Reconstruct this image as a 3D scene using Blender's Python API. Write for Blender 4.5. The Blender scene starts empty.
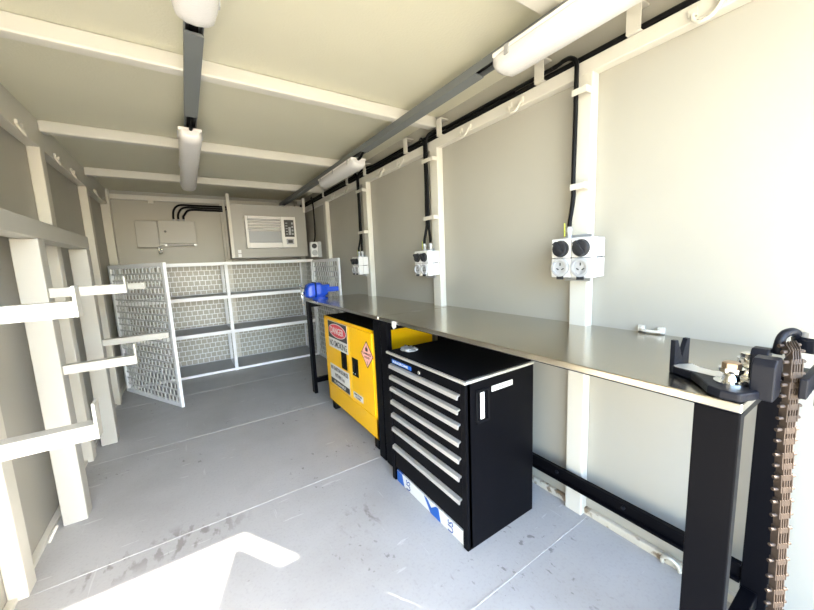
import bpy, bmesh, math, random
from mathutils import Vector, Matrix
random.seed(7)
C = bpy.context.scene.collection
PI = math.pi
S = bpy.context.scene

# ---------------------------------------------------------------- camera
cam = bpy.data.cameras.new('camera'); co = bpy.data.objects.new('camera', cam); C.objects.link(co)
R = ((0.83566166, -0.10628748, 0.53886229), (-0.5476458, -0.0864397, 0.83223329), (-0.04187688, -0.99057112, -0.13044224))
co.matrix_world = Matrix(((R[0][0], -R[0][1], -R[0][2], 0), (R[1][0], -R[1][1], -R[1][2], 0), (R[2][0], -R[2][1], -R[2][2], 1.28), (0, 0, 0, 1)))
cam.sensor_fit = 'HORIZONTAL'; cam.sensor_width = 36; cam.lens = 336.81 / 814 * 36; cam.clip_start = 0.02
S.camera = co

# ---------------------------------------------------------------- light
S.view_settings.view_transform = 'Standard'; S.view_settings.look = 'None'
S.view_settings.gamma = 1; S.view_settings.use_curve_mapping = False
S.view_settings.exposure = 1.27
w = bpy.data.worlds.new('sky'); S.world = w; w.use_nodes = True
nt = w.node_tree; bg = nt.nodes['Background']
sky = nt.nodes.new('ShaderNodeTexSky'); sky.sky_type = 'NISHITA'; sky.sun_disc = False
sky.sun_elevation = math.radians(40); sky.sun_rotation = math.radians(148)
nt.links.new(sky.outputs[0], bg.inputs[0]); bg.inputs[1].default_value = 1.5
sl = bpy.data.lights.new('sun', 'SUN'); sl.energy = 30; sl.angle = math.radians(0.6); sl.color = (1, 0.91, 0.77)
so = bpy.data.objects.new('sun', sl); C.objects.link(so)
so.rotation_euler = Vector((-0.645, 1.02, -1)).to_track_quat('-Z', 'Y').to_euler(); so.location = (3, -6, 5)
S.cycles.max_bounces = 16; S.cycles.diffuse_bounces = 12; S.cycles.glossy_bounces = 6
S.cycles.sample_clamp_indirect = 12

# ---------------------------------------------------------------- materials
def mat(name, col, rough=.5, metal=0, noise=0, nscale=8, bump=0, bscale=60, spec=.5, dirt=None, coat=0):
    m = bpy.data.materials.new(name); m.use_nodes = True
    n = m.node_tree.nodes; L = m.node_tree.links; p = n['Principled BSDF']
    p.inputs['Base Color'].default_value = (*col, 1); p.inputs['Roughness'].default_value = rough
    p.inputs['Metallic'].default_value = metal; p.inputs['Specular IOR Level'].default_value = spec
    p.inputs['Coat Weight'].default_value = coat
    tc = n.new('ShaderNodeTexCoord')
    if noise or dirt:
        t = n.new('ShaderNodeTexNoise'); t.inputs['Scale'].default_value = nscale; t.inputs['Detail'].default_value = 6
        L.new(tc.outputs['Object'], t.inputs[0])
        mx = n.new('ShaderNodeMix'); mx.data_type = 'RGBA'
        mx.inputs[6].default_value = (*[c * (1 - noise) for c in col], 1); mx.inputs[7].default_value = (*[min(1, c * (1 + noise)) for c in col], 1)
        L.new(t.outputs[0], mx.inputs[0]); out = mx.outputs[2]
        if dirt:
            t2 = n.new('ShaderNodeTexNoise'); t2.inputs['Scale'].default_value = dirt[1]; t2.inputs['Detail'].default_value = 8
            L.new(tc.outputs['Object'], t2.inputs[0])
            r = n.new('ShaderNodeValToRGB'); r.color_ramp.elements[0].position = dirt[2]; r.color_ramp.elements[1].position = dirt[2] + .06
            L.new(t2.outputs[0], r.inputs[0])
            m2 = n.new('ShaderNodeMix'); m2.data_type = 'RGBA'; m2.inputs[7].default_value = (*dirt[0], 1)
            L.new(r.outputs[0], m2.inputs[0]); L.new(out, m2.inputs[6]); out = m2.outputs[2]
        L.new(out, p.inputs['Base Color'])
    if bump:
        b = n.new('ShaderNodeBump'); b.inputs['Strength'].default_value = bump; b.inputs['Distance'].default_value = .004
        t3 = n.new('ShaderNodeTexNoise'); t3.inputs['Scale'].default_value = bscale; t3.inputs['Detail'].default_value = 3
        L.new(tc.outputs['Object'], t3.inputs[0]); L.new(t3.outputs[0], b.inputs['Height']); L.new(b.outputs[0], p.inputs['Normal'])
    return m

WALL = (.335, .322, .275)
M = dict(
    wall=mat('wall_paint', WALL, .42, noise=.05, nscale=2.5, bump=.12, bscale=9, dirt=((.22, .20, .17), 34, .78)),
    ceiling=mat('ceiling_paint', (.54, .52, .395), .5, noise=.04, nscale=3, bump=.25, bscale=90),
    trim=mat('trim_paint', (.55, .53, .46), .4, noise=.03, nscale=6, dirt=((.30, .27, .22), 30, .80)),
    rack=mat('rack_paint', (.40, .39, .345), .4, noise=.03, nscale=8, dirt=((.35, .32, .27), 40, .79)),
    cage=mat('cage_white', (.78, .79, .80), .4),
    mesh=mat('cage_mesh_zinc', (.66, .67, .66), .4, metal=.3),
    shelf=mat('shelf_plate', (.42, .42, .41), .5, noise=.06, nscale=5),
    steel=mat('bench_steel', (.56, .52, .45), .20, metal=1, noise=.10, nscale=5),
    black=mat('black_gloss', (.003, .003, .004), .36, spec=.05),
    blacksoft=mat('black_matt', (.004, .004, .005), .6, spec=.1),
    iron=mat('black_iron', (.006, .007, .011), .4, spec=.2, bump=.15, bscale=120),
    yellow=mat('safety_yellow', (.90, .50, .0), .32, noise=.03, nscale=4),
    silver=mat('brushed_aluminium', (.78, .77, .74), .4, metal=.8),
    chrome=mat('chrome', (.85, .85, .84), .12, metal=1),
    chain=mat('chain_steel', (.06, .042, .030), .55, metal=.3, noise=.5, nscale=60),
    pin=mat('chain_pin_steel', (.30, .27, .24), .35, metal=.9),
    blue=mat('vise_blue', (.008, .055, .42), .38, noise=.08, nscale=20),
    bluep=mat('carton_blue', (.01, .09, .38), .5),
    navy=mat('ink_navy', (.02, .06, .25), .5),
    white=mat('white_plastic', (.62, .62, .61), .35),
    diffuser=mat('light_diffuser', (.62, .61, .59), .25, bump=.3, bscale=180),
    offwhite=mat('ac_white', (.76, .74, .70), .4),
    cream=mat('box_cream', (.33, .32, .285), .4, noise=.03, nscale=6),
    paper=mat('label_white', (.66, .655, .62), .5),
    ink=mat('label_black', (.015, .015, .015), .5),
    red=mat('label_red', (.62, .03, .06), .45),
    pink=mat('label_pink', (.85, .42, .38), .5),
    grey=mat('channel_grey', (.13, .14, .14), .5),
    galv=mat('galvanised_plate', (.40, .41, .42), .4, metal=.5),
    rubber=mat('cable_black', (.004, .004, .004), .5, spec=.12),
    knob=mat('switch_grey', (.02, .021, .024), .45, spec=.25),
    sock=mat('socket_grey', (.36, .37, .38), .35),
    copper=mat('bronze_bolt', (.42, .30, .20), .35, metal=.9),
    green=mat('earth_yellow_green', (.55, .62, .08), .5),
    carton=mat('carton_white', (.62, .63, .62), .5, noise=.08, nscale=14),
    ground=mat('sandy_ground', (.40, .35, .27), .9, noise=.15, nscale=2),
    dark_panel=mat('control_panel_dark', (.04, .038, .035), .3),
)

def floor_mat():
    m = bpy.data.materials.new('floor_painted_steel'); m.use_nodes = True
    n = m.node_tree.nodes; L = m.node_tree.links; p = n['Principled BSDF']; p.inputs['Roughness'].default_value = .5
    tc = n.new('ShaderNodeTexCoord')
    def noise(scale, detail=6, stretch=None):
        t = n.new('ShaderNodeTexNoise'); t.inputs['Scale'].default_value = scale; t.inputs['Detail'].default_value = detail
        if stretch:
            mp = n.new('ShaderNodeMapping'); mp.inputs['Scale'].default_value = stretch; mp.inputs['Rotation'].default_value = (0, 0, .5)
            L.new(tc.outputs['Object'], mp.inputs[0]); L.new(mp.outputs[0], t.inputs[0])
        else: L.new(tc.outputs['Object'], t.inputs[0])
        return t.outputs[0]
    def ramp(x, a, b):
        r = n.new('ShaderNodeValToRGB'); r.color_ramp.elements[0].position = a; r.color_ramp.elements[1].position = b; L.new(x, r.inputs[0]); return r.outputs[0]
    def mul(a, b):
        q = n.new('ShaderNodeMath'); q.operation = 'MULTIPLY'; L.new(a, q.inputs[0])
        if isinstance(b, (int, float)): q.inputs[1].default_value = b
        else: L.new(b, q.inputs[1])
        return q.outputs[0]
    def mix(f, a, b):
        q = n.new('ShaderNodeMix'); q.data_type = 'RGBA'; L.new(f, q.inputs[0])
        if isinstance(a, tuple): q.inputs[6].default_value = (*a, 1)
        else: L.new(a, q.inputs[6])
        q.inputs[7].default_value = (*b, 1); return q.outputs[2]
    base = mix(noise(2.2), (.34, .337, .328), (.42, .416, .405))
    base = mix(mul(ramp(noise(26, 8), .60, .75), .35), base, (.42, .42, .41))
    # dark scuffs
    base = mix(mul(mul(ramp(noise(46, 5, (1, .6, 1)), .64, .70), ramp(noise(1.7, 2), .57, .61)), .65), base, (.10, .095, .09))
    base = mix(mul(ramp(noise(60, 2), .75, .79), .5), base, (.14, .13, .12))
    base = mix(mul(ramp(noise(22, 2, (.25, 1.6, 1)), .715, .74), .6), base, (.55, .55, .54))
    # broad grime and a patch of boot marks beside the second seam
    base = mix(mul(ramp(noise(3.1, 9), .46, .72), .30), base, (.24, .225, .20))
    base = mix(mul(ramp(noise(90, 3), .52, .75), .22), base, (.20, .19, .175))
    base = mix(mul(ramp(noise(16, 3, (2.6, .16, 1)), .70, .72), .45), base, (.52, .52, .51))
    geo = n.new('ShaderNodeNewGeometry')
    for cx, cy, rx, ry, th in ((-.12, 1.83, .30, .14, .50), (-.42, 1.83, .16, .12, .54), (.62, 1.45, .14, .12, .56), (.75, .80, .55, .30, .66)):
        mp = n.new('ShaderNodeMapping'); mp.inputs['Location'].default_value = (-cx / rx, -cy / ry, 0); mp.inputs['Scale'].default_value = (1 / rx, 1 / ry, 0)
        L.new(geo.outputs['Position'], mp.inputs[0]); vl = n.new('ShaderNodeVectorMath'); vl.operation = 'LENGTH'; L.new(mp.outputs[0], vl.inputs[0])
        mr = n.new('ShaderNodeMapRange'); mr.inputs[1].default_value = 1; mr.inputs[2].default_value = .4; L.new(vl.outputs['Value'], mr.inputs[0])
        base = mix(mul(mul(ramp(noise(19, 5, (1.3, .6, 1)), th, th + .08), mr.outputs[0]), .6), base, (.13, .115, .095))
    L.new(base, p.inputs['Base Color'])
    rr = n.new('ShaderNodeMapRange'); rr.inputs[3].default_value = .38; rr.inputs[4].default_value = .62
    L.new(noise(7), rr.inputs[0]); L.new(rr.outputs[0], p.inputs['Roughness'])
    return m
M['floor'] = floor_mat()
M['seam'] = mat('floor_seam', (.40, .395, .38), .5, noise=.45, nscale=30)
M['dirty'] = mat('dirty_paint', (.46, .43, .36), .6, noise=.3, nscale=12, dirt=((.16, .12, .08), 14, .56))

# ---------------------------------------------------------------- mesh helpers
class B:
    def __init__(s): s.m = bmesh.new()
    def box(s, x0, x1, y0, y1, z0, z1):
        v = [s.m.verts.new(p) for p in ((x0, y0, z0), (x1, y0, z0), (x1, y1, z0), (x0, y1, z0), (x0, y0, z1), (x1, y0, z1), (x1, y1, z1), (x0, y1, z1))]
        for f in ((3, 2, 1, 0), (4, 5, 6, 7), (0, 1, 5, 4), (1, 2, 6, 5), (2, 3, 7, 6), (3, 0, 4, 7)): s.m.faces.new([v[i] for i in f])
        return s
    def obox(s, mat4, sx, sy, sz):           # box centred on a matrix
        k = len(s.m.verts); s.box(-sx / 2, sx / 2, -sy / 2, sy / 2, -sz / 2, sz / 2)
        s.m.verts.ensure_lookup_table()
        for v in s.m.verts[k:]: v.co = mat4 @ v.co
        return s
    def bar(s, p0, p1, wd, ht, up=(0, 0, 1)):  # rectangular bar between two points
        p0, p1 = Vector(p0), Vector(p1); d = (p1 - p0); l = d.length; d.normalize(); u = Vector(up)
        sd = d.cross(u).normalized(); u = sd.cross(d).normalized(); c = (p0 + p1) / 2
        m4 = Matrix(((d.x, sd.x, u.x, c.x), (d.y, sd.y, u.y, c.y), (d.z, sd.z, u.z, c.z), (0, 0, 0, 1)))
        return s.obox(m4, l, wd, ht)
    def prism(s, pts, vec):                  # polygon (3d points) extruded along vec
        vec = Vector(vec); a = [s.m.verts.new(Vector(p)) for p in pts]; b = [s.m.verts.new(Vector(p) + vec) for p in pts]
        n = len(pts); s.m.faces.new(a[::-1]); s.m.faces.new(b)
        for i in range(n): s.m.faces.new((a[i], a[(i + 1) % n], b[(i + 1) % n], b[i]))
        return s
    def tube(s, pts, r, seg=10, closed=False, caps=True):
        pts = [Vector(p) for p in pts]; rings = []; n = len(pts); prev = None
        for i, p in enumerate(pts):
            if closed: d = pts[(i + 1) % n] - pts[i - 1]
            else: d = pts[min(i + 1, n - 1)] - pts[max(i - 1, 0)]
            d.normalize()
            if prev is None: u = d.orthogonal().normalized()
            else: u = (prev - d * prev.dot(d)).normalized()
            prev = u; v = d.cross(u); rr = r[i] if isinstance(r, (list, tuple)) else r
            rings.append([s.m.verts.new(p + (u * math.cos(t) + v * math.sin(t)) * rr) for t in (2 * PI * k / seg for k in range(seg))])
        for i in range(n if closed else n - 1):
            a, b = rings[i], rings[(i + 1) % n]
            for k in range(seg): f = s.m.faces.new((a[k], a[(k + 1) % seg], b[(k + 1) % seg], b[k])); f.smooth = True
        if caps and not closed: s.m.faces.new(rings[0][::-1]); s.m.faces.new(rings[-1])
        return s
    def cyl(s, p0, p1, r, seg=20, r1=None):
        return s.tube([p0, p1], [r, r if r1 is None else r1], seg)
    def lathe(s, base, axis, prof, seg=20):   # prof: (distance along axis, radius)
        base, axis = Vector(base), Vector(axis).normalized()
        u = axis.orthogonal().normalized(); v = axis.cross(u)
        rings = [[s.m.verts.new(base + axis * h + (u * math.cos(2 * PI * k / seg) + v * math.sin(2 * PI * k / seg)) * max(r, 1e-4)) for k in range(seg)] for h, r in prof]
        for a, b in zip(rings, rings[1:]):
            for k in range(seg): s.m.faces.new((a[k], a[(k + 1) % seg], b[(k + 1) % seg], b[k]))
        s.m.faces.new(rings[0][::-1]); s.m.faces.new(rings[-1])
        return s
    def loft(s, sections, smooth=True):
        rings = [[s.m.verts.new(p) for p in sec] for sec in sections]; n = len(rings[0])
        for a, b in zip(rings, rings[1:]):
            for k in range(n): f = s.m.faces.new((a[k], a[(k + 1) % n], b[(k + 1) % n], b[k])); f.smooth = smooth
        s.m.faces.new(rings[0][::-1]); s.m.faces.new(rings[-1])
        return s
    def build(s, name, m, parent=None, bevel=0, **kw):
        bmesh.ops.recalc_face_normals(s.m, faces=s.m.faces)
        me = bpy.data.meshes.new(name)
        vs = [v.co for v in s.m.verts]
        if parent is None:
            org = Vector(((min(v.x for v in vs) + max(v.x for v in vs)) / 2, (min(v.y for v in vs) + max(v.y for v in vs)) / 2, min(v.z for v in vs)))
        else:
            r = parent
            while r.parent: r = r.parent
            org = Vector(r['org'])
        for v in s.m.verts: v.co = v.co - org
        s.m.to_mesh(me); s.m.free(); me.materials.append(M[m] if isinstance(m, str) else m)
        o = bpy.data.objects.new(name, me); C.objects.link(o)
        if parent is None: o.location = org
        else: o.parent = parent
        if bevel:
            b = o.modifiers.new('bevel', 'BEVEL'); b.width = bevel; b.segments = 2; b.limit_method = 'ANGLE'; b.angle_limit = math.radians(40)
        for k, v in kw.items(): o[k] = v
        return o

def thing(name, loc, label, cat, group=None):
    o = bpy.data.objects.new(name, None); C.objects.link(o); o.location = loc; o['org'] = tuple(loc)
    o.empty_display_size = .05
    o['label'] = label; o['category'] = cat
    if group: o['group'] = group
    return o
def tag(o, label, cat, group=None, kind=None):
    o['label'] = label; o['category'] = cat
    if group: o['group'] = group
    if kind: o['kind'] = kind
    return o
def struct(name, b, m, bevel=0, label=None):
    o = b.build(name, m, None, bevel); o['kind'] = 'structure'
    if label: o['label'] = label
    return o
def dup(root, loc, label=None, group=None):
    r = root.copy(); C.objects.link(r); r.location = loc
    if label: r['label'] = label
    if group: r['group'] = group
    for ch in list(root.children):
        c = ch.copy(); C.objects.link(c); c.parent = r
        for g in ch.children:
            d = g.copy(); C.objects.link(d); d.parent = c
    return r
def text(name, body, m, parent, pos, size, face='x', width=None, height=None, rot=0, shear=0):
    cu = bpy.data.curves.new(name, 'FONT'); cu.body = body; cu.size = size; cu.align_x = 'CENTER'; cu.align_y = 'CENTER'; cu.extrude = .0004; cu.offset = size * .012
    cu.resolution_u = 2
    t = bpy.data.objects.new(name + '_src', cu); C.objects.link(t); bpy.context.view_layer.update()
    me = bpy.data.meshes.new_from_object(t.evaluated_get(bpy.context.evaluated_depsgraph_get()))
    bpy.data.objects.remove(t); me.name = name
    xs = [v.co.x for v in me.vertices]; ys = [v.co.y for v in me.vertices]
    fx = width / (max(xs) - min(xs)) if width else 1; fy = height / (max(ys) - min(ys)) if height else 1
    if face == 'x': B3 = Matrix(((0, 0, -1), (-1, 0, 0), (0, 1, 0)))
    else: B3 = Matrix(((1, 0, 0), (0, 0, -1), (0, 1, 0)))
    r = parent
    while r.parent: r = r.parent
    off = Vector(pos) - Vector(r['org']); RZ = Matrix.Rotation(rot, 3, 'Z')
    cx = (max(xs) + min(xs)) / 2; cy = (max(ys) + min(ys)) / 2
    for v in me.vertices: v.co = B3 @ (RZ @ Vector(((v.co.x - cx) * fx, (v.co.y - cy) * fy, v.co.z))) + off
    me.materials.clear(); me.materials.append(M[m])
    o = bpy.data.objects.new(name, me); C.objects.link(o); o.parent = parent
    return o
def smooth_path(pts, k=6):                    # Catmull-Rom
    P = [Vector(p) for p in pts]; P = [2 * P[0] - P[1]] + P + [2 * P[-1] - P[-2]]; out = []
    for i in range(1, len(P) - 2):
        for j in range(k):
            t = j / k; a, b, c, d = P[i - 1:i + 3]
            out.append(.5 * ((2 * b) + (c - a) * t + (2 * a - 5 * b + 4 * c - d) * t * t + (3 * b - a - 3 * c + d) * t ** 3))
    out.append(P[-2]); return out

# ---------------------------------------------------------------- room shell
XL, XR, YE, ZC = -.725, 1.545, 5.25, 2.235      # left wall, right wall, end wall, ceiling
FR, FL = 1.495, -.665                            # faces of the studs
YD = -.587                                       # end of the side walls at the doorway
struct('floor', B().box(XL - .05, XR + .05, YD, YE + .05, -.12, 0), 'floor')
struct('ground', B().box(-25, 25, -30, YD, -.20, -.10), 'ground')
struct('ceiling', B().box(XL - .05, XR + .05, YD, YE + .05, ZC, ZC + .05), 'ceiling')
# unseen door leaf and hinge blocks, added by the right jamb to shape sunlight
hp, dd = Vector((1.468, -.600, 0)), Vector((-.34, -.94, 0)); dd.normalize()
b = B(); b.bar(hp + dd * .55 + Vector((0, 0, 1.105)) - dd * .55, hp + dd * .55 + Vector((0, 0, 1.105)) + dd * .55, .040, 2.15)
dl_ = struct('added_door_1', b, 'wall', .004)
b = B()
for z in (.35, 1.815): b.box(1.462, 1.60, -.660, -.592, z - .155, z + .155)
struct('trim_90', b, 'wall', .004)
struct('wall_right', B().box(XR, XR + .04, YD, YE + .05, 0, ZC), 'wall')
struct('wall_left', B().box(XL - .04, XL, YD, YE + .05, 0, ZC), 'wall')
struct('wall_end', B().box(XL, XR, YE, YE + .04, 0, ZC), 'wall')
n_trim = [0]
def trim(b, m='trim', bevel=.004):
    n_trim[0] += 1; return struct('trim_%d' % n_trim[0], b, m, bevel)
# top rails
trim(B().box(FR, XR, -.32, YE, 2.025, 2.082))
trim(B().box(XL, FL, YD, YE, 2.06, ZC))
trim(B().box(FL, FR, YE - .035, YE, 2.135, 2.19))
# studs
for y in (-.28, .82, 1.86, 2.93, 4.03): trim(B().box(FR, XR, y, y + .085, 0, 2.03), bevel=.006)
for y in (.85, 1.86, 3.02, 4.19): trim(B().box(XL, FL, y, y + .09, 0, 2.065), bevel=.006)
trim(B().box(XL, FL + .02, YE - .09, YE, 0, ZC)); trim(B().box(FR - .02, XR, YE - .09, YE, 0, ZC))
trim(B().box(.47, .545, YE - .03, YE, 0, 2.14))
# ceiling ribs
for y, wd in ((-.25, .07), (.785, .085), (1.895, .065), (3.06, .065), (4.20, .07)):
    trim(B().box(FL, 1.47 if y < 1.5 else 1.53, y, y + wd, 2.165, ZC), bevel=.008)
# floor angles and seams
struct('baseboard_right', B().box(XR - .022, XR, YD, YE, 0, .035), 'dirty', .004)
struct('baseboard_left', B().box(XL, XL + .03, YD, YE, 0, .02), 'trim', .004)
for y in (.80, 1.865, 2.96, 4.05): trim(B().box(XL + .05, XR - .03, y, y + .006, -.002, .0015), 'seam', 0)

# ---------------------------------------------------------------- workbenches
def bench(y0, y1, label, front_legs, rail=True):
    t = thing('workbench', ((.95 + XR) / 2, (y0 + y1) / 2, 0), label, 'workbench')
    b = B().box(.95, XR - .002, y0, y1, .928, .95)
    b.build('worktop', 'steel', t, .003, label='brushed steel top sheet')
    b = B().box(1.06, 1.10, y0 + .05, y1 - .05, .885, .926); b.box(XR - .07, XR - .03, y0 + .05, y1 - .05, .885, .926); b.build('top_frame', 'blacksoft', t, .002)
    for y in (y0 + .002, y1 - .082):
        B().box(.955, .987, y, y + .08, 0, .926).build('leg', 'black', t, .003)
        B().box(1.455, 1.490, y if y < y0 + .01 else y + .016, (y if y < y0 + .01 else y + .016) + .064, 0, .926).build('leg', 'black', t, .003)
        B().box(.989, 1.453, y + .02, y + .06, .10, .15).build('end_stretcher', 'black', t, .003)
        B().box(.989, 1.453, y + .02, y + .06, .87, .924).build('end_rail', 'black', t, .003)
    r = B(); r.box(1.446, 1.470, y0 + .066, y1 - .066, .155, .165); r.box(1.464, 1.470, y0 + .066, y1 - .066, .165, .216); r.box(1.446, 1.470, y0 + .066, y1 - .066, .216, .225)
    r.build('rear_stretcher', 'black', t, .002)
    return t
b1 = bench(.185, 1.79, 'near steel-topped workbench with black legs above the black tool chest', None)
b2 = bench(1.80, 3.31, 'far steel-topped workbench carrying the blue vise above the yellow cabinet', None)
for y in (.62, .93, 1.3):
    B().cyl((1.464, y, .19), (1.456, y, .19), .008, 10).build('bolt', 'iron', b1)

# ---------------------------------------------------------------- tool chest
X0, X1, Y0, Y1, ZT = .906, 1.350, .990, 1.632, .780
t = thing('tool_chest', ((X0 + X1) / 2, (Y0 + Y1) / 2, 0), 'black seven-drawer tool chest with silver handles under the near workbench', 'tool chest')
b = B().box(X0 + .012, X1, Y0, Y0 + .012, .0, ZT - .012); b.box(X0 + .012, X1, Y1 - .012, Y1, 0, ZT - .012); b.box(X1 - .012, X1, Y0 + .012, Y1 - .012, .0, ZT - .012)
b.box(X0 + .03, X1 - .012, Y0 + .012, Y1 - .012, .10, .755)
b.box(X0, X0 + .03, Y0, Y0 + .03, 0, ZT - .012); b.box(X0, X0 + .03, Y1 - .03, Y1, 0, ZT - .012)
b.build('body', 'black', t, .002)
B().box(X0 - .004, X1 + .002, Y0 - .004, Y1 + .004, ZT - .016, ZT - .003).build('top_trim', 'silver', t, .002, label='silver edge trim')
B().box(X0 + .008, X1 - .006, Y0 + .008, Y1 - .008, ZT - .012, ZT + .001).build('top_mat', 'blacksoft', t)
B().box(X0, X0 + .03, Y0 + .032, Y1 - .032, .716, ZT - .018).build('lock_panel', 'black', t, .001)
zs = [.702, .637, .570, .492, .414, .330, .222]
for i, z in enumerate(zs):
    zb = (zs[i + 1] + .014) if i < 6 else .085
    d = B().box(X0 + .004, X0 + .028, Y0 + .034, Y1 - .034, zb, z + .010).build('drawer', 'black', t, .001)
    hb = B(); ya, yb = Y0 + .036, Y1 - .036
    hb.prism([(X0 + .004, ya, z + .011), (X0 - .012, ya, z + .006), (X0 - .014, ya, z - .012), (X0 - .009, ya, z - .012), (X0 - .006, ya, z + .001), (X0 + .004, ya, z + .004)], (0, yb - ya, 0))
    hb.build('handle', 'silver', d, 0, label='silver pull rail')
bd = B().box(X0 - .002, X0 + .001, 1.385, 1.575, .722, .744).build('badge', 'bluep', t, .002, label='blue maker badge')
text('lettering', 'KINCROME', 'paper', bd, (X0 - .0025, 1.488, .733), .02, 'x', .15, .013)
lk = B(); lk.lathe((X0 + .002, 1.315, .732), (-1, 0, 0), [(0, .010), (.006, .010), (.008, .008)], 16); lk.build('lock', 'chrome', t)
# side handle recess
b = B(); b.box(.965, 1.045, Y0 - .006, Y0 + .001, .575, .585); b.box(.965, 1.045, Y0 - .006, Y0 + .001, .715, .725); b.box(.965, .975, Y0 - .006, Y0 + .001, .575, .725); b.box(1.035, 1.045, Y0 - .006, Y0 + .001, .575, .725)
b.build('handle_frame', 'blacksoft', t, .002)
B().box(.992, 1.016, Y0 - .004, Y0 + .002, .590, .710).build('side_handle', 'paper', t, .003, label='bright side handle plate')
lb = B().box(1.062, 1.198, Y0 - .0015, Y0 + .001, .697, .722).build('side_label', 'paper', t, 0, label='white printed label strip')
text('lettering', '4 7 8 0 3 5 2', 'ink', lb, (1.13, Y0 - .002, .71), .014, 'y', .11, .009)
# long carton in the toe space
t = thing('long_carton', (.93, 1.32, 0), 'long thin white and blue carton on the floor under the tool chest', 'carton')
CY0, CY1 = 1.024, 1.592
B().box(.914, .985, CY0, CY1, 0, .068).build('box', 'carton', t, .002)
bp = B(); xf = .9135
def patch(pts):
    bp.prism([(xf, y, z) for y, z in pts], (-.0012, 0, 0))
bp2 = B(); bp2.prism([(xf, y, z) for y, z in [(CY1, .002), (CY1, .066), (CY1 - .055, .066), (CY1 - .075, .002)]], (-.0012, 0, 0)); bp2.build('blue_corner_print', 'bluep', t)
0 and patch([(CY1, .002), (CY1, .066), (CY1 - .055, .066), (CY1 - .075, .002)])
patch([(1.325, .066), (1.30, .066), (1.265, .034), (1.225, .066), (1.205, .066), (1.19, .002), (1.27, .002)])
bp.build('blue_print', 'bluep', t)
B().box(.914, .98, CY1 - .055, CY1 - .0, .068, .0692).build('blue_end_print', 'bluep', t)
text('lettering', 'US', 'navy', t, (.9125, 1.475, .034), .05, 'x', .058, .040, rot=PI / 2)
text('lettering', 'US', 'navy', t, (.9125, 1.115, .034), .05, 'x', .058, .040, rot=PI / 2)

# small bag of fittings on the chest
t = thing('fittings_bag', (1.0, 1.545, ZT), 'small clear bag of brass and steel fittings on top of the tool chest', 'bag')
b = B(); m2 = bmesh.new(); bmesh.ops.create_icosphere(m2, subdivisions=3, radius=1)
for v in m2.verts:
    p = v.co; k = 1 + .18 * math.sin(9 * p.x + 4 * p.y) * math.cos(7 * p.y - 3 * p.z)
    v.co = Vector((1.0 + p.x * .045 * k, 1.545 + p.y * .055 * k, max(ZT + .001, ZT + .010 + p.z * .013 * k)))
b.m.free(); b.m = m2; b.build('bag', 'galv', t)
for x, y in ((.985, 1.575), (.99, 1.55), (1.01, 1.53)): B().cyl((x, y, ZT + .012), (x + .02, y + .01, ZT + .022), .006, 8).build('fitting', 'copper' if y > 1.56 else 'chrome', t)
# small tag on bench front edge
o = B().box(.944, .948, 1.585, 1.625, .915, .945).prism([(.944, 1.585, .915), (.944, 1.61, .90), (.944, 1.625, .915)], (.004, 0, 0)).build('paper_tag', 'paper'); tag(o, 'small white tag stuck on the front edge of the workbench', 'tag')

# ---------------------------------------------------------------- flammables cabinet
X0, X1, Y0, Y1, Z0, Z1 = .97, 1.44, 1.905, 2.85, .085, .838
t = thing('safety_cabinet', ((X0 + X1) / 2, (Y0 + Y1) / 2, 0), 'yellow two-door flammable liquids cabinet with warning signs under the far workbench', 'cabinet')
b = B().box(X0 + .012, X1, Y0, Y1, Z0, Z1 - .004); b.build('body', 'yellow', t, .003)
B().box(X0 + .014, X1 - .01, Y0 + .012, Y1 - .012, Z1 - .004, Z1 + .002).build('top_panel', 'blacksoft', t, 0, label='black top')
b = B().box(X0, X0 + .013, Y0, Y1, Z1 - .02, Z1); b.box(X0, X0 + .013, Y0, Y1, Z0, Z0 + .15); b.box(X0, X0 + .013, Y1 - .035, Y1, Z0, Z1); b.box(X0, X0 + .013, Y0, Y0 + .03, Z0, Z1); b.build('front_frame', 'yellow', t, .003)
dl = B().box(X0 - .006, X0 + .010, 2.312, 2.812, .245, Z1 - .022).build('door', 'yellow', t, .003)
dr = B().box(X0 - .006, X0 + .010, 1.937, 2.306, .245, Z1 - .022).build('door', 'yellow', t, .003)
xf = X0 - .0065
for y0, y1, z0, z1, d in ((2.37, 2.475, .455, .590, dl), (2.165, 2.265, .455, .590, dr)):
    B().box(xf - .004, xf + .001, y0, y1, z0, z1).build('latch_recess', 'blacksoft', d, .006, label='black latch recess')
    B().box(xf - .010, xf - .003, (y0 + y1) / 2 - .012, (y0 + y1) / 2 + .012, z0 + .025, z0 + .10).build('latch_handle', 'black', d, .002)
for yy in (2.20, 2.235): B().cyl((xf - .010, yy, .48), (xf - .014, yy, .48), .006, 10).build('latch_key', 'chrome', dr)
sg = B().box(xf - .0012, xf, 2.335, 2.735, .59, .815).build('danger_sign', 'paper', t, 0)
B().box(xf - .0018, xf - .001, 2.340, 2.730, .672, .811).build('sign_field', 'ink', sg)
b = B(); b.prism([(xf - .0016, 2.535 + .182 * math.cos(a), .742 + .058 * math.sin(a)) for a in [2 * PI * k / 32 for k in range(32)]], (-.0008, 0, 0)); b.build('sign_oval', 'paper', sg)
b = B(); b.prism([(xf - .002, 2.535 + .174 * math.cos(a), .742 + .052 * math.sin(a)) for a in [2 * PI * k / 32 for k in range(32)]], (-.0008, 0, 0)); b.build('sign_oval', 'red', sg)
text('lettering', 'DANGER', 'paper', sg, (xf - .0034, 2.535, .742), .08, 'x', .27, .055)
text('lettering', 'NO SMOKING', 'ink', sg, (xf - .002, 2.535, .630), .06, 'x', .36, .052)
sg = B().box(xf - .0012, xf, 2.345, 2.745, .265, .440).build('ignition_sign', 'paper', t, 0)
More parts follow.
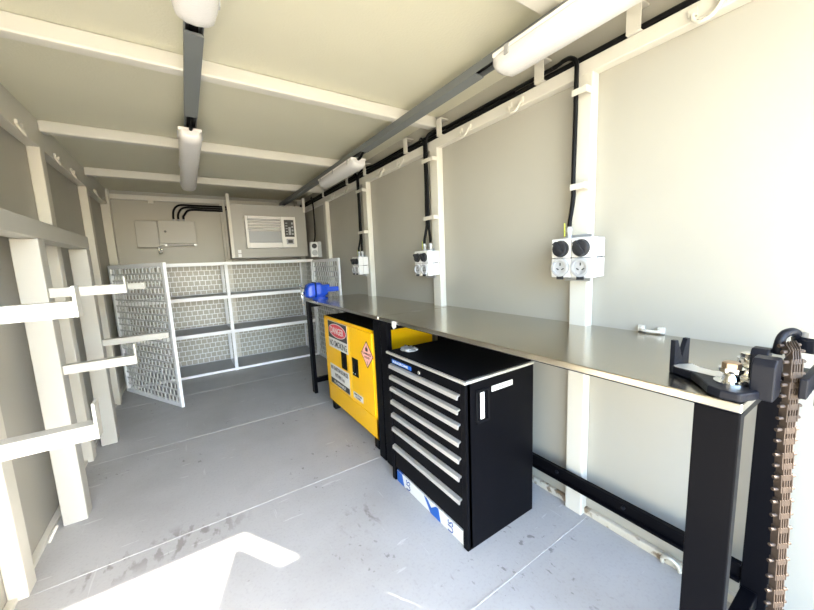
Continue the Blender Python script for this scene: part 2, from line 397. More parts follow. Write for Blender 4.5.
B().box(xf - .0018, xf - .001, 2.350, 2.740, .268, .315).build('sign_strip', 'ink', sg)
text('lettering', 'NO IGNITION SOURCES', 'ink', sg, (xf - .002, 2.545, .410), .04, 'x', .36, .034)
text('lettering', 'WITHIN 3 m', 'ink', sg, (xf - .002, 2.545, .355), .04, 'x', .20, .034)
text('lettering', 'FLAMMABLE', 'paper', sg, (xf - .0024, 2.545, .292), .03, 'x', .24, .022)
b = B(); b.prism([(xf, 2.010, .757), (xf, 1.918, .662), (xf, 2.010, .567), (xf, 2.102, .662)], (-.0012, 0, 0)); sg = b.build('diamond_sign', 'ink', t)
b = B(); b.prism([(xf - .0006, 2.010, .748), (xf - .0006, 1.926, .662), (xf - .0006, 2.010, .576), (xf - .0006, 2.094, .662)], (-.0012, 0, 0)); b.build('sign_field', 'pink', sg)
b = B(); b.prism([(xf - .0019, y, z) for y, z in ((2.025, .685), (2.03, .70), (2.022, .715), (2.016, .706), (2.010, .735), (2.004, .706), (1.998, .715), (1.990, .70), (1.995, .685))], (-.0006, 0, 0)); b.build('flame', 'ink', sg)
text('lettering', 'FLAMMABLE', 'ink', sg, (xf - .002, 2.010, .668), .02, 'x', .13, .017)
text('lettering', 'LIQUID', 'ink', sg, (xf - .002, 2.010, .642), .02, 'x', .08, .017)
text('lettering', '3', 'ink', sg, (xf - .002, 2.010, .605), .03, 'x', None, .024)
sg = B().box(xf - .0012, xf, 2.115, 2.280, .278, .325).build('notice_label', 'paper', t, 0)
text('lettering', 'KEEP DOORS', 'ink', sg, (xf - .002, 2.197, .312), .02, 'x', .13, .013)
text('lettering', 'CLOSED', 'ink', sg, (xf - .002, 2.197, .291), .02, 'x', .09, .013)
for y in (Y0 + .04, Y1 - .10):
    for x in (X0 + .012, X1 - .06): B().box(x, x + .05, y, y + .06, 0, Z0).build('foot', 'blacksoft', t, .003)

# ---------------------------------------------------------------- mesh storage cage
def mesh_panel(b, p, u, W, H, pitch=.065, r=.0034, dep=None):
    """running-bond wire mesh: p corner, u horizontal unit vector, W x H"""
    p, u = Vector(p), Vector(u).normalized(); n = u.cross(Vector((0, 0, 1)))
    ny = max(1, round(H / pitch)); nx = max(1, round(W / pitch)); py_, px_ = H / ny, W / nx
    def seg(a, c):
        d = (c - a).normalized(); s = d.cross(n)
        vs = [b.m.verts.new(q) for q in (a - s * r - n * r * .6, a + s * r - n * r * .6, a + s * r + n * r * .6, a - s * r + n * r * .6, c - s * r - n * r * .6, c + s * r - n * r * .6, c + s * r + n * r * .6, c - s * r + n * r * .6)]
        for f in ((0, 1, 5, 4), (1, 2, 6, 5), (2, 3, 7, 6), (3, 0, 4, 7)): b.m.faces.new([vs[i] for i in f])
    for j in range(1, ny): seg(p + Vector((0, 0, j * py_)), p + u * W + Vector((0, 0, j * py_)))
    for j in range(ny):
        for i in range(nx + 1):
            x = (i + (.5 if j % 2 else 0)) * px_
            if 0 < x < W: seg(p + u * x + Vector((0, 0, j * py_)), p + u * x + Vector((0, 0, (j + 1) * py_)))
CX0, CX1, CXM, CY, CB, CT = -.645, 1.475, .415, 4.65, 5.20, 1.357
t = thing('storage_cage', (.415, 4.92, 0), 'white wire mesh storage cage with three shelves along the end wall', 'shelving')
for x in (CX0, CXM, CX1):
    B().box(x - .018, x + .018, CY - .012, CY + .018, 0, CT).build('upright', 'cage', t, .002)
    B().box(x - .018, x + .018, CB - .018, CB + .018, 0, CT).build('upright', 'cage', t, .002)
for z, h in ((CT - .036, .036), (.912, .042), (.480, .040), (.004, .028)):
    for a, c in ((CX0 + .018, CXM - .018), (CXM + .018, CX1 - .018)):
        B().box(a, c, CY - .008, CY + .016, z, z + h).build('front_rail', 'cage', t, .002)
        B().box(a, c, CB - .014, CB + .014, z, z + h).build('rear_rail', 'cage', t, .002)
    for x in (CX0, CXM, CX1):
        B().box(x - .014, x + .014, CY + .018, CB - .018, z, z + h).build('side_rail', 'cage', t, .002)
for z in (.912 + .036, .480 + .034, .030):
    for a, c in ((CX0 + .018, CXM - .018), (CXM + .018, CX1 - .018)):
        B().box(a, c, CY + .018, CB - .018, z - .006, z).build('shelf', 'shelf', t)
for a, c in ((CX0 + .018, CXM - .018), (CXM + .018, CX1 - .018)):
    b = B(); mesh_panel(b, (a, CB + .004, .03), (1, 0, 0), c - a, CT - .06); b.build('rear_mesh', 'mesh', t)
for x in (CX0, CX1):
    b = B(); mesh_panel(b, (x, CY + .02, .03), (0, 1, 0), CB - CY - .04, CT - .06); b.build('side_mesh', 'mesh', t)
def cage_door(hx, hy, fx, fy, z0, z1):
    h = Vector((hx, hy, 0)); f = Vector((fx, fy, 0)); u = (f - h).normalized(); L = (f - h).length
    r = B(); r.bar(h + u * .018 + Vector((0, 0, z0)), h + u * .018 + Vector((0, 0, z1)), .026, .036, u); d = r.build('door', 'cage', t, .002)
    r = B(); r.bar(f - u * .018 + Vector((0, 0, z0)), f - u * .018 + Vector((0, 0, z1)), .026, .036, u)
    for z in (z0 + .018, z1 - .018): r.bar(h + u * .036 + Vector((0, 0, z)), f - u * .036 + Vector((0, 0, z)), .026, .036)
    r.build('door_frame', 'cage', d, .002)
    b = B(); mesh_panel(b, h + u * .03 + Vector((0, 0, z0 + .03)), u, L - .06, z1 - z0 - .06, r=.007); b.build('door_mesh', 'mesh', d)
    for z in (z0 + .2, z1 - .2):
        B().cyl((hx, hy, z - .04), (hx, hy, z + .04), .012, 10).build('hinge', 'cage', d)
cage_door(-.655, 4.61, -.150, 3.68, .012, 1.355)
cage_door(1.478, 4.62, 1.488, 3.70, .012, 1.345)

# ---------------------------------------------------------------- cantilever rack on the left
t = thing('cantilever_rack', (-.61, 2.3, 0), 'cream steel cantilever rack with upturned arms against the left wall', 'rack')
for y in (.35, 1.32, 2.305, 3.25): B().box(-.663, -.567, y, y + .095, 0, 1.458).build('post', 'rack', t, .005)
B().box(-.663, -.567, .34, 3.345, 1.46, 1.548).build('top_beam', 'rack', t, .005)
def arm(y, z, xe, lip, wd=.05, h=.046):
    b = B(); b.box(-.566, xe, y, y + .007, z - h, z); b.box(-.566, xe, y + .0075, y + wd, z - .007, z)
    b.box(xe + .0005, xe + .008, y, y + wd, z - h, z + lip)
    b.build('arm', 'rack', t)
for y, z1, z2 in ((.35, 1.21, .83), (1.32, 1.203, .826), (2.305, 1.218, .828)):
    arm(y + .02, z1, -.282, .045); arm(y + .02, z2, -.282, .065)
arm(3.27, 1.197, -.278, .01); arm(3.27, .793, -.178, .0)

# ---------------------------------------------------------------- cables, brackets, rings along the right top rail
def cable(name, pts, r, label, k=6, cat='cable', group=None):
    o = B().tube(smooth_path(pts, k), r, 8).build(name, 'rubber'); return tag(o, label, cat, group)
cable('power_cable', [(1.506, -.34, 2.098), (1.506, .4, 2.098), (1.506, 1.0, 2.098), (1.506, 2.6, 2.098), (1.506, 4.8, 2.098), (1.506, 5.12, 2.098)], .0115, 'thick black power cable running along the top of the right wall')
cable('power_cable', [(1.531, 1.20, 2.098), (1.531, 2.6, 2.098), (1.531, 4.0, 2.098), (1.531, 5.1, 2.098)], .0105, 'second black cable lying in the brackets behind the thick one')
names = ['beside the near ceiling light', 'just before the nearest outlet drop', 'above the middle outlet drop, nearer side', 'above the middle outlet drop, farther side', 'above the third outlet, nearer side', 'above the third outlet, farther side', 'nearest the air conditioner']
br0 = None
for y, nm in zip((.668, 1.068, 1.815, 2.22, 2.92, 3.33, 4.05), names):
    lab = 'cream C-shaped cable bracket on the right wall ' + nm
    if br0 is None:
        br0 = thing('cable_bracket', (1.5, y, 2.083), lab, 'bracket', 'cable brackets along the right top rail')
        b = B(); b.box(1.480, 1.485, y - .025, y + .025, 2.083, 2.187); b.box(1.485, 1.543, y - .025, y + .025, 2.083, 2.086); b.box(1.485, 1.543, y - .025, y + .025, 2.180, 2.187)
        b.build('channel', 'trim', br0, .001)
    else: dup(br0, (1.5, y, 2.083), lab)
ring0 = None
rn = ['nearest the doorway', 'between the two nearest brackets', 'second beyond the nearest outlet', 'first beyond the middle outlet', 'second beyond the middle outlet', 'first beyond the third outlet', 'second beyond the third outlet']
for y, nm in zip((.455, 1.21, 1.58, 2.31, 2.62, 3.36, 3.75), rn):
    lab = 'small cream lashing ring on the right top rail, ' + nm
    o = None
    if ring0 is None:
        pts = [(1.492, y - .035, 2.05), (1.478, y - .034, 2.03), (1.472, y - .02, 2.008), (1.470, y, 2.002), (1.472, y + .02, 2.008), (1.478, y + .034, 2.03), (1.492, y + .035, 2.05)]
        b = B().tube(smooth_path(pts, 3), .0065, 8); b.box(1.484, 1.497, y - .048, y - .025, 2.038, 2.062); b.box(1.484, 1.497, y + .025, y + .048, 2.038, 2.062)
        ring0 = b.build('lashing_ring', 'trim'); tag(ring0, lab, 'ring', 'lashing rings on the right top rail'); ry0 = y; rl = ring0.location.copy()
    else:
        o = ring0.copy(); C.objects.link(o); o.location = rl + Vector((0, y - ry0, 0)); o['label'] = lab
ln = ['above the rack beam', 'second past the first stud', 'first past the second stud', 'second past the second stud', 'nearest the end wall']
for i, (y, nm) in enumerate(zip((2.72, 3.35, 3.75, 4.55, 4.95), ln)):
    if i == 0:
        b = B().tube(smooth_path([(-.663, y - .035, 2.085), (-.648, y - .02, 2.045), (-.645, y, 2.035), (-.648, y + .02, 2.045), (-.663, y + .035, 2.085)], 4), .0065, 8)
        b.box(-.664, -.652, y - .05, y - .022, 2.078, 2.1); b.box(-.664, -.652, y + .022, y + .05, 2.078, 2.1)
        l0 = b.build('lashing_ring', 'trim'); tag(l0, 'cream lashing ring on the left top rail, ' + nm, 'ring', 'lashing rings on the left top rail'); ll = l0.location.copy()
    else:
        o = l0.copy(); C.objects.link(o); o.location = ll + Vector((0, y - 2.72, 0)); o['label'] = 'cream lashing ring on the left top rail, ' + nm
o = B().tube(smooth_path([(1.520, .43, .002), (1.508, .435, .035), (1.500, .46, .052), (1.508, .485, .035), (1.520, .49, .002)], 4), .007, 8).build('lashing_ring', 'trim'); tag(o, 'cream lashing ring at the foot of the right wall behind the bench', 'ring')
o = B().tube(smooth_path([(-.69, 2.20, .004), (-.675, 2.205, .035), (-.668, 2.235, .05), (-.675, 2.265, .035), (-.69, 2.27, .004)], 4), .007, 8).build('lashing_ring', 'trim'); tag(o, 'cream lashing ring on the floor at the foot of the rack post', 'ring')
b = B().tube(smooth_path([(1.542, .545, .970), (1.528, .55, .962), (1.524, .58, .960), (1.528, .61, .962), (1.542, .615, .970)], 4), .006, 8); b.box(1.53, 1.544, .535, .556, .955, .978); b.box(1.53, 1.544, .604, .625, .955, .978)
tag(b.build('lashing_ring', 'trim'), 'cream lashing ring on the right wall just above the worktop', 'ring')

# ---------------------------------------------------------------- power outlets
def outlet(y0, z0, wy, hz, xb, label, drops=1):
    """switched outlet block on a stud: front face looks to -x"""
    xf = 1.385; y1, z1 = y0 + wy, z0 + hz; yc, zc = y0 + wy / 2, z0 + hz / 2
    t = thing('power_outlet', (xb, yc, z0), label, 'power outlet', 'switched power outlets on the right wall')
    B().box(xb - .006, xb, y0 + .06, y1 + .0, z0 - .022, z1 + .018).build('mounting_plate', 'galv', t, .001)
    b = B()
    for a, c in ((y0, yc - .001), (yc + .001, y1)):
        for e, f in ((z0, zc - .001), (zc + .001, z1)): b.box(xf, xf + .045, a, c, e, f)
    b.build('faceplate', 'white', t, .004)
    b = B()
    for e, f in ((z0 + .002, zc - .002), (zc + .002, z1 - .002)): b.box(xf + .047, xb - .007, y0 + .002, y1 - .002, e, f)
    b.build('back_box', 'white', t, .003)
    B().box(xf + .008, xb - .02, y0 + .004, y1 - .004, zc - .003, zc + .003).box(xf + .008, xf + .04, yc - .003, yc + .003, z0 + .004, z1 - .004).build('gasket', 'knob', t)
    r = wy * .19
    for k, ya in enumerate((y0 + wy * .25, y0 + wy * .75)):
        zk = zc + hz * .24
        B().lathe((xf, ya, zk), (-1, 0, 0), [(0, r * 1.05), (.004, r * 1.05), (.006, r)], 24).build('switch_collar', 'ink', t)
        b = B().lathe((xf - .006, ya, zk), (-1, 0, 0), [(0, r * .98), (.010, r * .95), (.012, r * .8)], 24)
        mm = Matrix.Translation((xf - .022, ya, zk)) @ Matrix.Rotation(math.radians(-35), 4, 'X'); b.obox(mm, .012, r * .5, r * 1.9)
        b.build('switch_knob', 'knob', t, .001)
        zk = zc - hz * .24
        so_ = B().lathe((xf, ya, zk), (-1, 0, 0), [(0, r * 1.15), (.012, r * 1.15), (.013, r * .85), (.005, r * .83), (.005, 0)], 24).build('socket', 'sock', t)
        b = B()
        for a in (0, 2.1, 4.2): b.obox(Matrix.Translation((xf - .0055, ya + r * .4 * math.sin(a), zk + r * .4 * math.cos(a))) @ Matrix.Rotation(a, 4, 'X'), .001, r * .14, r * .35)
        b.build('pin_holes', 'ink', so_)
        B().box(xf - .010, xf, ya - .014, ya + .014, zk - r * 1.15 - .012, zk - r * 1.15 + .002).build('socket_latch', 'knob', t, .001)
    for k in range(drops):
        ya = yc + (.035 - .07 * k if drops > 1 else .045)
        B().lathe((1.445, ya, z1), (0, 0, 1), [(0, .013), (.012, .013), (.013, .010), (.03, .010), (.031, .013), (.045, .012), (.052, .007)], 12).build('cable_gland', 'sock', t, label='grey cable gland')
        if drops == 1 or k == 0:
            B().tube([(1.442, ya + .02, z1 + .01), (1.442, ya + .022, z1 + .07)], .003, 6).build('earth_tag', 'green', t, label='yellow earth tag')
    return t
outlet(.743, 1.178, .182, .168, 1.494, 'largest and nearest white switched outlet on the first right stud', 1)
outlet(1.854, 1.170, .158, .172, 1.494, 'middle white switched outlet on the second right stud', 2)
outlet(2.949, 1.166, .150, .170, 1.494, 'third white switched outlet on the third right stud', 2)
# outlet beside the air conditioner
t = thing('power_outlet', (1.47, 4.30, 1.375), 'small white switch and socket beside the air conditioner', 'power outlet')
B().box(1.36, 1.45, 4.28, 4.34, 1.378, 1.565).build('faceplate', 'white', t, .004)
B().box(1.45, 1.495, 4.27, 4.35, 1.372, 1.57).build('mounting_plate', 'galv', t, .001)
B().lathe((1.405, 4.28, 1.515), (0, -1, 0), [(0, .032), (.01, .03)], 20).build('switch_knob', 'ink', t)
B().lathe((1.405, 4.28, 1.43), (0, -1, 0), [(0, .036), (.01, .036), (.011, .026), (.004, .025), (.004, 0)], 20).build('socket', 'sock', t)
# drops
def drop(pts, r, label): return cable('drop_cable', pts, r, label, 8)
def dropline(y, yb, ze, run, nm):
    # run: list of points of the horizontal part, from the far end to the bend
    drop(run + [(1.474, y + .028, 2.108), (1.468, y, 2.075), (1.468, y - .002, 2.0), (1.470, y, 1.8), (1.468, y + .002, 1.62), (1.468, y, 1.53), (1.458, (y + yb) / 2, 1.47), (1.446, yb, 1.42), (1.445, yb, ze + .054)], .0095, nm)
dropline(.878, .879, 1.346, [(1.503, 5.1, 2.122), (1.503, 3.0, 2.122), (1.503, 1.2, 2.122), (1.500, 1.0, 2.122), (1.490, .95, 2.122)], 'black cable bending down the first right stud to the nearest outlet')
dropline(1.965, 1.968, 1.342, [(1.529, 5.1, 2.123), (1.529, 3.0, 2.123), (1.529, 2.2, 2.123), (1.52, 2.10, 2.128), (1.49, 2.03, 2.128)], 'left black cable dropping to the middle outlet')
drop([(1.529, 1.25, 2.123), (1.529, 1.70, 2.123), (1.520, 1.82, 2.136), (1.488, 1.90, 2.132), (1.470, 1.936, 2.10), (1.468, 1.942, 2.0), (1.470, 1.944, 1.8), (1.468, 1.943, 1.53), (1.456, 1.92, 1.47), (1.446, 1.900, 1.42), (1.445, 1.898, 1.396)], .0095, 'right black cable dropping to the middle outlet')
dropline(3.055, 3.059, 1.336, [(1.516, 5.1, 2.143), (1.516, 3.4, 2.143), (1.51, 3.22, 2.146), (1.485, 3.12, 2.14)], 'left black cable dropping to the third outlet')
drop([(1.516, 2.30, 2.143), (1.516, 2.75, 2.143), (1.510, 2.90, 2.150), (1.488, 2.99, 2.14), (1.470, 3.024, 2.10), (1.468, 3.032, 2.0), (1.470, 3.033, 1.8), (1.468, 3.032, 1.53), (1.456, 3.01, 1.47), (1.446, 2.991, 1.42), (1.445, 2.989, 1.390)], .0095, 'right black cable dropping to the third outlet')
drop([(1.516, 4.62, 2.163), (1.49, 4.50, 2.16), (1.47, 4.42, 2.10), (1.462, 4.38, 2.0), (1.458, 4.37, 1.75), (1.44, 4.335, 1.63), (1.42, 4.31, 1.575), (1.42, 4.31, 1.567)], .009, 'black cable dropping to the small outlet beside the air conditioner')
for y, w_, nm in ((.822, .065, 'first'), (1.862, .12, 'second'), (2.932, .14, 'third')):
    for z, pos in ((1.94, 'upper'), (1.555, 'lower')):
        b = B(); b.box(1.453, 1.494, y, y + .004, z, z + .026); b.box(1.453, 1.457, y + .004, y + w_, z, z + .026)
        tag(b.build('cable_clamp', 'trim', None, .001), '%s cream clamp holding the cable to the %s right stud' % (pos, nm), 'clamp', 'cable clamps on the right studs')

# ---------------------------------------------------------------- ceiling channels and batten lights
def channel(x, segs, y0, y1, label):
    t = thing('lighting_channel', (x, (y0 + y1) / 2, 2.125), label, 'conduit')
    b = B(); b.box(x - .030, x + .030, y0, y1, 2.160, 2.164); b.box(x - .030, x - .027, y0, y1, 2.126, 2.160); b.box(x + .027, x + .030, y0, y1, 2.126, 2.160); b.build('channel', 'grey', t)
    B().box(x - .015, x + .015, y0 + .01, y1 - .01, 2.142, 2.159).build('cable', 'rubber', t)
    for a, c in segs: B().box(x - .0315, x + .0315, a, c, 2.121, 2.132).build('lid', 'grey', t, .002)
    return t
channel(.117, [(-.41, -.3), (1.52, 2.31)], YD + .17, 4.06, 'grey cable channel under the ceiling on the left carrying two lights')
channel(1.245, [(-.41, .1), (1.22, 2.44), (3.45, 4.9)], YD + .17, 5.1, 'grey cable channel under the ceiling near the right wall')
def batten(x, y0, y1, label, wd=.062, ztop=2.118):
    t = thing('batten_light', (x, (y0 + y1) / 2, ztop - .07), label, 'light')
    P = [(-1, 0), (-.98, -.022), (-.86, -.043), (-.55, -.056), (0, -.061), (.55, -.056), (.86, -.043), (.98, -.022), (1, 0)]
    def sec(y, s, d): return [(x + a * wd * s, y, ztop - .022 + z * d) for a, z in P] + [(x + wd * s, y, ztop - .018), (x - wd * s, y, ztop - .018)]
    B().loft([sec(y0, .70, .45), sec(y0 + .012, .84, .75), sec(y0 + .035, .95, .95), sec(y0 + .07, 1, 1), sec(y1 - .07, 1, 1), sec(y1 - .035, .95, .95), sec(y1 - .012, .84, .75), sec(y1, .70, .45)]).build('diffuser', 'diffuser', t, 0, label='white ribbed diffuser')
    B().box(x - wd * .98, x + wd * .98, y0 + .012, y1 - .012, ztop - .019, ztop).build('housing', 'offwhite', t, .005)
    n = 3
    for i in range(n):
        yy = y0 + .09 + (y1 - y0 - .18) * i / (n - 1)
        for s in (-1, 1):
            b = B(); b.box(x + s * (wd + .002) - .003, x + s * (wd + .002) + .003, yy - .010, yy + .010, ztop - .040, ztop - .004); b.build('clip', 'galv', t, .001)
    return t
batten(.110, .05, 1.355, 'near left white batten light cut off by the top of the view')
batten(.112, 2.45, 4.03, 'far left white batten light hanging over the middle of the room')
batten(1.225, .20, 1.075, 'near right white batten light, brightest and closest to the right wall', .066)
batten(1.262, 2.56, 3.40, 'far right white batten light near the air conditioner', .066)
for x, y0, y1, lb in ((.115, 2.33, 2.47, 'short cable looping from the left channel into the far left light'), (1.25, 2.45, 2.60, 'short cable looping from the right channel into the far right light')):
    o = B().tube(smooth_path([(x, y0, 2.138), (x, (y0 + y1) / 2, 2.100), (x, y1 - .01, 2.105)], 5), .010, 8).build('light_cable', 'rubber'); tag(o, lb, 'cable')

# ---------------------------------------------------------------- end wall: switchboard and air conditioner
t = thing('switchboard', (-.14, 5.24, 1.57), 'grey metal electrical switchboard mounted on the end wall', 'switchboard')
B().box(-.445, .160, 5.14, YE - .002, 1.585, 1.885).build('enclosure', 'cream', t, .003)
B().box(-.444, -.228, 5.122, 5.139, 1.567, 1.880).build('cover', 'cream', t, .003)
dr = B().box(-.220, .162, 5.105, 5.139, 1.612, 1.887).build('door', 'cream', t, .003)
B().lathe((-.155, 5.105, 1.755), (0, -1, 0), [(0, .014), (.008, .013)], 14).build('lock', 'dark_panel', dr)
B().box(-.16, .13, 5.125, 5.139, 1.585, 1.605).build('cover_strip', 'dark_panel', t)
for x in (-.165, .14): B().box(x - .012, x + .012, 5.12, 5.139, 1.575, 1.607).build('bracket', 'galv', t)
for i, x in enumerate((-.055, -.005, .05)):
    B().lathe((x, 5.19, 1.885), (0, 0, 1), [(0, .014), (.03, .013)], 10).build('cable_gland', 'sock', t)
    h = 2.092 - .027 * i
    cable('supply_cable', [(x, 5.19, 1.91), (x, 5.19, 1.95), (x + .012, 5.19, h - .07), (x + .05, 5.19, h - .018), (x + .11, 5.19, h), (x + .25, 5.195, h), (.45, 5.195, h), (.8, 5.195, h), (1.40, 5.195, h)], .012,
          ['first', 'second', 'third'][i] + ' black supply cable from the left arching out of the switchboard top', 6, group='cables from the switchboard')
t = thing('padlock', (-.23, 5.115, 1.50), 'small padlock hanging below the switchboard door', 'padlock')
B().tube(smooth_path([(-.222, 5.118, 1.568), (-.240, 5.112, 1.56), (-.240, 5.112, 1.535), (-.222, 5.112, 1.53), (-.205, 5.112, 1.545), (-.212, 5.116, 1.566)], 3), .004, 6).build('shackle', 'chrome', t)
B().box(-.245, -.205, 5.104, 5.12, 1.492, 1.532).build('body', 'dark_panel', t, .003)
tag(B().box(-.29, -.235, 5.200, 5.214, 2.098, 2.132).build('wall_clip', 'trim', None, .002), 'small cream clip under the end wall top rail', 'clip')

t = thing('equipment_hood', (.99, 4.95, 1.40), 'cream steel hood hung from the ceiling housing the air conditioner', 'housing')
FX0, FX1, FZ0, FZ1, FY = .528, 1.432, 1.400, 2.052, 4.65
b = B()
b.box(FX0, .668, FY, FY + .006, FZ0, FZ1); b.box(1.287, FX1, FY, FY + .006, FZ0, FZ1); b.box(.668, 1.287, FY, FY + .006, 1.915, FZ1); b.box(.668, 1.287, FY, FY + .006, FZ0, 1.513)
b.build('front_panel', 'cream', t, .001)
b = B().box(FX0, FX0 + .006, FY + .006, YE - .10, FZ0, FZ1 - .02); b.build('side_panel', 'cream', t)
b = B().box(FX1 - .006, FX1, FY + .006, YE - .10, FZ0, FZ1 - .02); b.build('side_panel', 'cream', t)
B().box(FX0 + .006, FX1 - .006, FY + .006, YE - .10, FZ0, FZ0 + .006).build('base_panel', 'cream', t)
for x in (FX0 - .034, FX1 - .03): B().box(x, x + .034, FY - .01, FY + .028, FZ0 - .0 if x < 1 else 1.98, 2.164).build('hanger', 'trim', t, .002)
for x in (FX0 - .034, FX1 + .0): B().box(x, x + .03, YE - .135, YE - .1, FZ0, 2.164).build('hanger', 'trim', t, .002)
for z in (1.475, 1.425): B().box(.565, .602, FY - .012, FY, z - .018, z + .022).build('switch_plate', 'white', t, .002)
t = thing('air_conditioner', (.98, 4.75, 1.513), 'white window air conditioner with control panel set in the hood', 'air conditioner')
AX0, AX1, AZ0, AZ1, AY = .672, 1.283, 1.517, 1.911, 4.61
b = B(); b.box(AX0 + .01, AX1 - .01, FY, FY + .42, AZ0 + .008, AZ1 - .008); b.build('casing', 'offwhite', t, .004)
b = B(); b.box(AX0, AX0 + .03, AY, FY + .02, AZ0, AZ1); b.box(1.095, AX1, AY, FY + .02, AZ0, AZ1); b.box(AX0 + .03, 1.095, AY, FY + .02, AZ0, AZ0 + .065); b.box(AX0 + .03, 1.095, AY, FY + .02, AZ1 - .035, AZ1)
b.build('fascia', 'offwhite', t, .006)
b = B()
for i in range(4):
    z = AZ1 - .065 - i * .034; b.obox(Matrix.Translation((.898, AY + .018, z)) @ Matrix.Rotation(math.radians(-30), 4, 'X'), .39, .034, .006)
b.build('louvre', 'offwhite', t)
b = B().box(.703, 1.093, AY + .012, AY + .02, AZ0 + .066, AZ1 - .19)
for i in range(9): b.box(.703, 1.093, AY + .007, AY + .012, AZ0 + .072 + i * .0145, AZ0 + .080 + i * .0145)
b.build('intake_grille', 'sock', t)
B().box(.703, 1.093, AY + .034, AY + .04, AZ1 - .19, AZ1 - .036).build('air_outlet', 'shelf', t)
cp = B().box(1.135, 1.258, AY - .003, AY + .001, 1.655, 1.872).build('control_panel', 'dark_panel', t, .002, label='dark control panel')
b = B()
for i in range(5): b.box(1.150, 1.175, AY - .006, AY - .003, 1.685 + i * .035, 1.695 + i * .035)
b.box(1.185, 1.215, AY - .006, AY - .003, 1.68, 1.78)
for i in range(4): b.box(1.225, 1.247, AY - .006, AY - .003, 1.68 + i * .045, 1.705 + i * .045)
b.build('buttons', 'sock', cp)
bd = B().box(1.150, 1.245, AY - .003, AY + .001, 1.560, 1.630).build('display', 'sock', t, .002)
B().box(1.168, 1.228, AY - .005, AY - .003, 1.575, 1.613).build('display_window', 'dark_panel', bd)

# ---------------------------------------------------------------- blue bench vise at the far corner
t = thing('bench_vise', (1.06, 3.18, .951), 'blue bench vise bolted on the far corner of the workbench', 'vise')
y = 3.17; zb = .951
b = B().lathe((1.06, y, zb), (0, 0, 1), [(0, .075), (.014, .075), (.018, .055), (.035, .05)], 24); b.build('swivel_base', 'blue', t)
b = B()
def ysec(x, hw, z0, z1, ch=.018): return [(x, y - hw, z0 + ch), (x, y - hw + ch, z0), (x, y + hw - ch, z0), (x, y + hw, z0 + ch), (x, y + hw, z1 - ch), (x, y + hw - ch, z1), (x, y - hw + ch, z1), (x, y - hw, z1 - ch)]
b.loft([ysec(1.012, .062, zb + .03, zb + .155), ysec(1.05, .065, zb + .03, zb + .158), ysec(1.085, .055, zb + .03, zb + .135), ysec(1.125, .045, zb + .035, zb + .115)], False); b.build('fixed_jaw', 'blue', t, .004)
b = B(); b.loft([ysec(.915, .035, zb + .035, zb + .10), ysec(.935, .058, zb + .02, zb + .14), ysec(.965, .064, zb + .02, zb + .155), ysec(.998, .064, zb + .03, zb + .158)], False); b.build('moving_jaw', 'blue', t, .005)
B().box(.998, 1.245, y - .024, y + .024, zb + .062, zb + .108).build('slide_bar', 'blue', t, .004)
B().box(.999, 1.011, y - .05, y + .05, zb + .125, zb + .165).build('jaw_plates', 'iron', t, .001)
B().box(1.09, 1.15, y - .03, y + .03, zb + .110, zb + .135).build('anvil', 'blue', t, .005)
B().cyl((.875, y, zb + .065), (.916, y, zb + .065), .013, 14).build('spindle', 'chrome', t)
b = B().cyl((.885, y - .02, zb - .03), (.885, y + .03, zb + .14), .006, 10)
b.cyl((.885, y - .024, zb - .042), (.885, y - .02, zb - .028), .011, 10); b.cyl((.885, y + .03, zb + .138), (.885, y + .034, zb + .15), .011, 10); b.build('tommy_bar', 'chrome', t)

# ---------------------------------------------------------------- chain pipe vise on the near corner
t = thing('pipe_vise', (1.03, .23, .951), 'black chain pipe vise bolted on the near corner of the workbench', 'vise')
zb = .951; th = .020
def flat(pts, z0, h, name, m='iron', bev=.002): return B().prism([(x, y, z0) for x, y in pts], (0, 0, h)).build(name, m, t, bev)
# base: round pad around the bolts, arm to the left rest, tongue to the jaws
pad = [(1.032 + .058 * math.cos(a), .232 + .050 * math.sin(a)) for a in [math.radians(d) for d in range(-150, 60, 15)]]
outline = [(.952, .190), (.985, .176), (1.03, .160), (1.075, .152), (1.130, .152), (1.150, .178), (1.145, .215), (1.118, .245), (1.102, .275), (1.110, .305), (1.130, .325), (1.082, .362), (1.062, .345), (1.040, .300), (1.000, .270), (.965, .248), (.950, .222)]
flat(outline, zb, th, 'base', bev=.004)
flat([(1.060, .340), (1.078, .352), (1.118, .322), (1.098, .300), (1.090, .272), (1.105, .245), (1.138, .215), (1.140, .180), (1.122, .158), (1.070, .160), (1.045, .185), (1.045, .262), (1.052, .300)], zb + th, .0012, 'polished_glare_top', 'silver', 0)  # polished top sheet; its silver also paints sun glare onto the base
# left rest: upright L with a V notch
u = Vector((.978, -.207, 0)); u.normalize(); f = Vector((u.y, -u.x, 0)) * -1
p0 = Vector((1.070, .346, zb)); nn = Vector((-u.y, u.x, 0))
b = B(); W = .062; h = .088
prof = [(0, 0), (W, 0), (W, h), (W - .012, h), (W / 2, h * .45), (.012, h), (0, h)]
b.prism([p0 + u * a + Vector((0, 0, c)) for a, c in prof], nn * .012)
b.build('pipe_rest', 'iron', t, .001)
# two bolts with spools
for x, y, m, hh in ((1.020, .222, 'copper', .036), (1.115, .212, 'chrome', .042)):
    B().lathe((x, y, zb + th), (0, 0, 1), [(0, .030), (.004, .030), (.007, .017), (hh * .5, .014), (hh * .72, .021), (hh, .023)], 24).build('spool', 'chrome', t, label='chrome spool')
    B().lathe((x, y, zb + th + hh), (0, 0, 1), [(0, .017), (.011, .017), (.013, .014)], 6).build('bolt_head', m, t)
# slotted lug pieces
for x, y, a in ((1.078, .190, .4), (1.062, .212, 1.2)): B().obox(Matrix.Translation((x, y, zb + th + .003)) @ Matrix.Rotation(a, 4, 'Z'), .032, .010, .006).build('slotted_lug', 'chrome', t, .001)
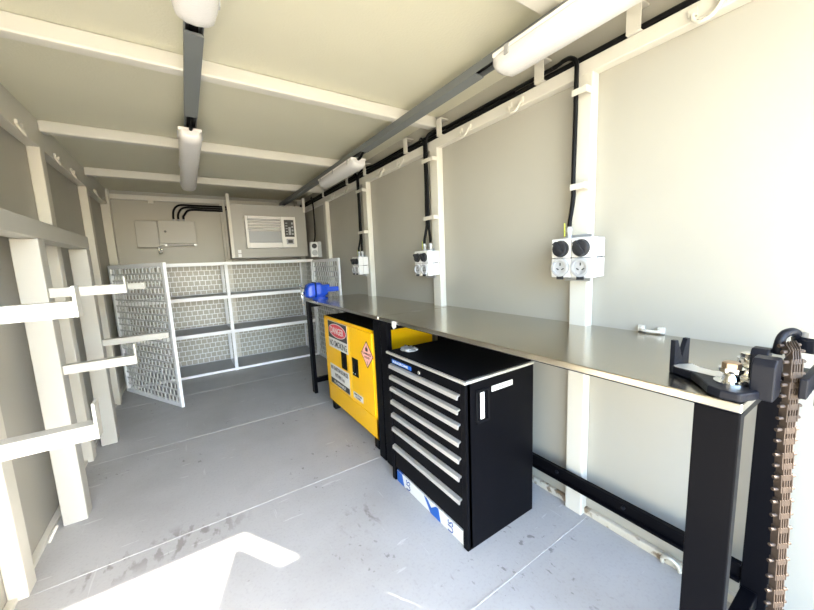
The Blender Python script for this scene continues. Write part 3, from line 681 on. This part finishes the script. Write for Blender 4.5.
# jaws beyond the bench end
def jaw(x0, x1, y0, y1, z0, z1, name='jaw'):
    b = B(); b.prism([(x0, y0, z0), (x0, y0, z1 - .012), (x0 + (x1 - x0) * .25, y0, z1), (x1 - (x1 - x0) * .1, y0, z1), (x1, y0, z1 - .01), (x1, y0, z0)], (0, y1 - y0, 0)); return b.build(name, 'iron', t, .003)
jaw(1.000, 1.058, .150, .188, .9515, 1.040); jaw(1.078, 1.120, .176, .206, .972, 1.045)
jaw(1.150, 1.21, .082, .111, .915, 1.028)
B().box(1.058, 1.21, .112, .124, .955, .998).build('jaw_bridge', 'iron', t, .002)
B().box(1.12, 1.20, .124, .178, .955, .990).build('jaw_bridge', 'iron', t, .002)
b = B(); b.tube(smooth_path([(1.105, .168, 1.035), (1.108, .164, 1.070), (1.125, .158, 1.082), (1.155, .150, 1.080), (1.175, .145, 1.060)], 4), .009, 10); b.build('handle_yoke', 'iron', t)
B().lathe((1.185, .120, 1.035), (0, 0, 1), [(0, .036), (.028, .040), (.034, .034)], 24).build('screw_collar', 'iron', t)
B().lathe((1.185, .120, 1.070), (0, 0, 1), [(0, .034), (.012, .032), (.016, .024)], 24).build('screw_cap', 'silver', t, label='silver screw cap')
# chain: links as one part, each pin row built in
b = B()
path = smooth_path([(1.105, .150, 1.058), (1.088, .142, 1.050), (1.076, .137, 1.02), (1.074, .136, .93), (1.074, .136, .84), (1.080, .131, .67), (1.088, .126, .44), (1.095, .124, .30), (1.10, .124, .12)], 12)
pts = [path[0]]; acc = 0; step = .0225
for a, c in zip(path, path[1:]):
    acc += (c - a).length
    if acc >= step: pts.append(c); acc = 0
ax = Vector((.86, -.51, 0)).normalized()       # pin direction
for i, (a, c) in enumerate(zip(pts, pts[1:])):
    d = (c - a).normalized(); fw = ax.cross(d).normalized(); mid = (a + c) / 2; L = (c - a).length + .014
    m4 = lambda o: Matrix(((d.x, ax.x, fw.x, (mid + ax * o).x), (d.y, ax.y, fw.y, (mid + ax * o).y), (d.z, ax.z, fw.z, (mid + ax * o).z), (0, 0, 0, 1)))
    for o in ((-.0085, -.0028, .0028, .0085) if i % 2 else (-.0125, -.0057, 0, .0057, .0125)): b.obox(m4(o), L, .0026, .016)
    b.cyl(a - ax * .025, a + ax * .025, .0042, 8)
ch = b.build('chain', 'chain', t, .001, label='brown steel leaf chain')
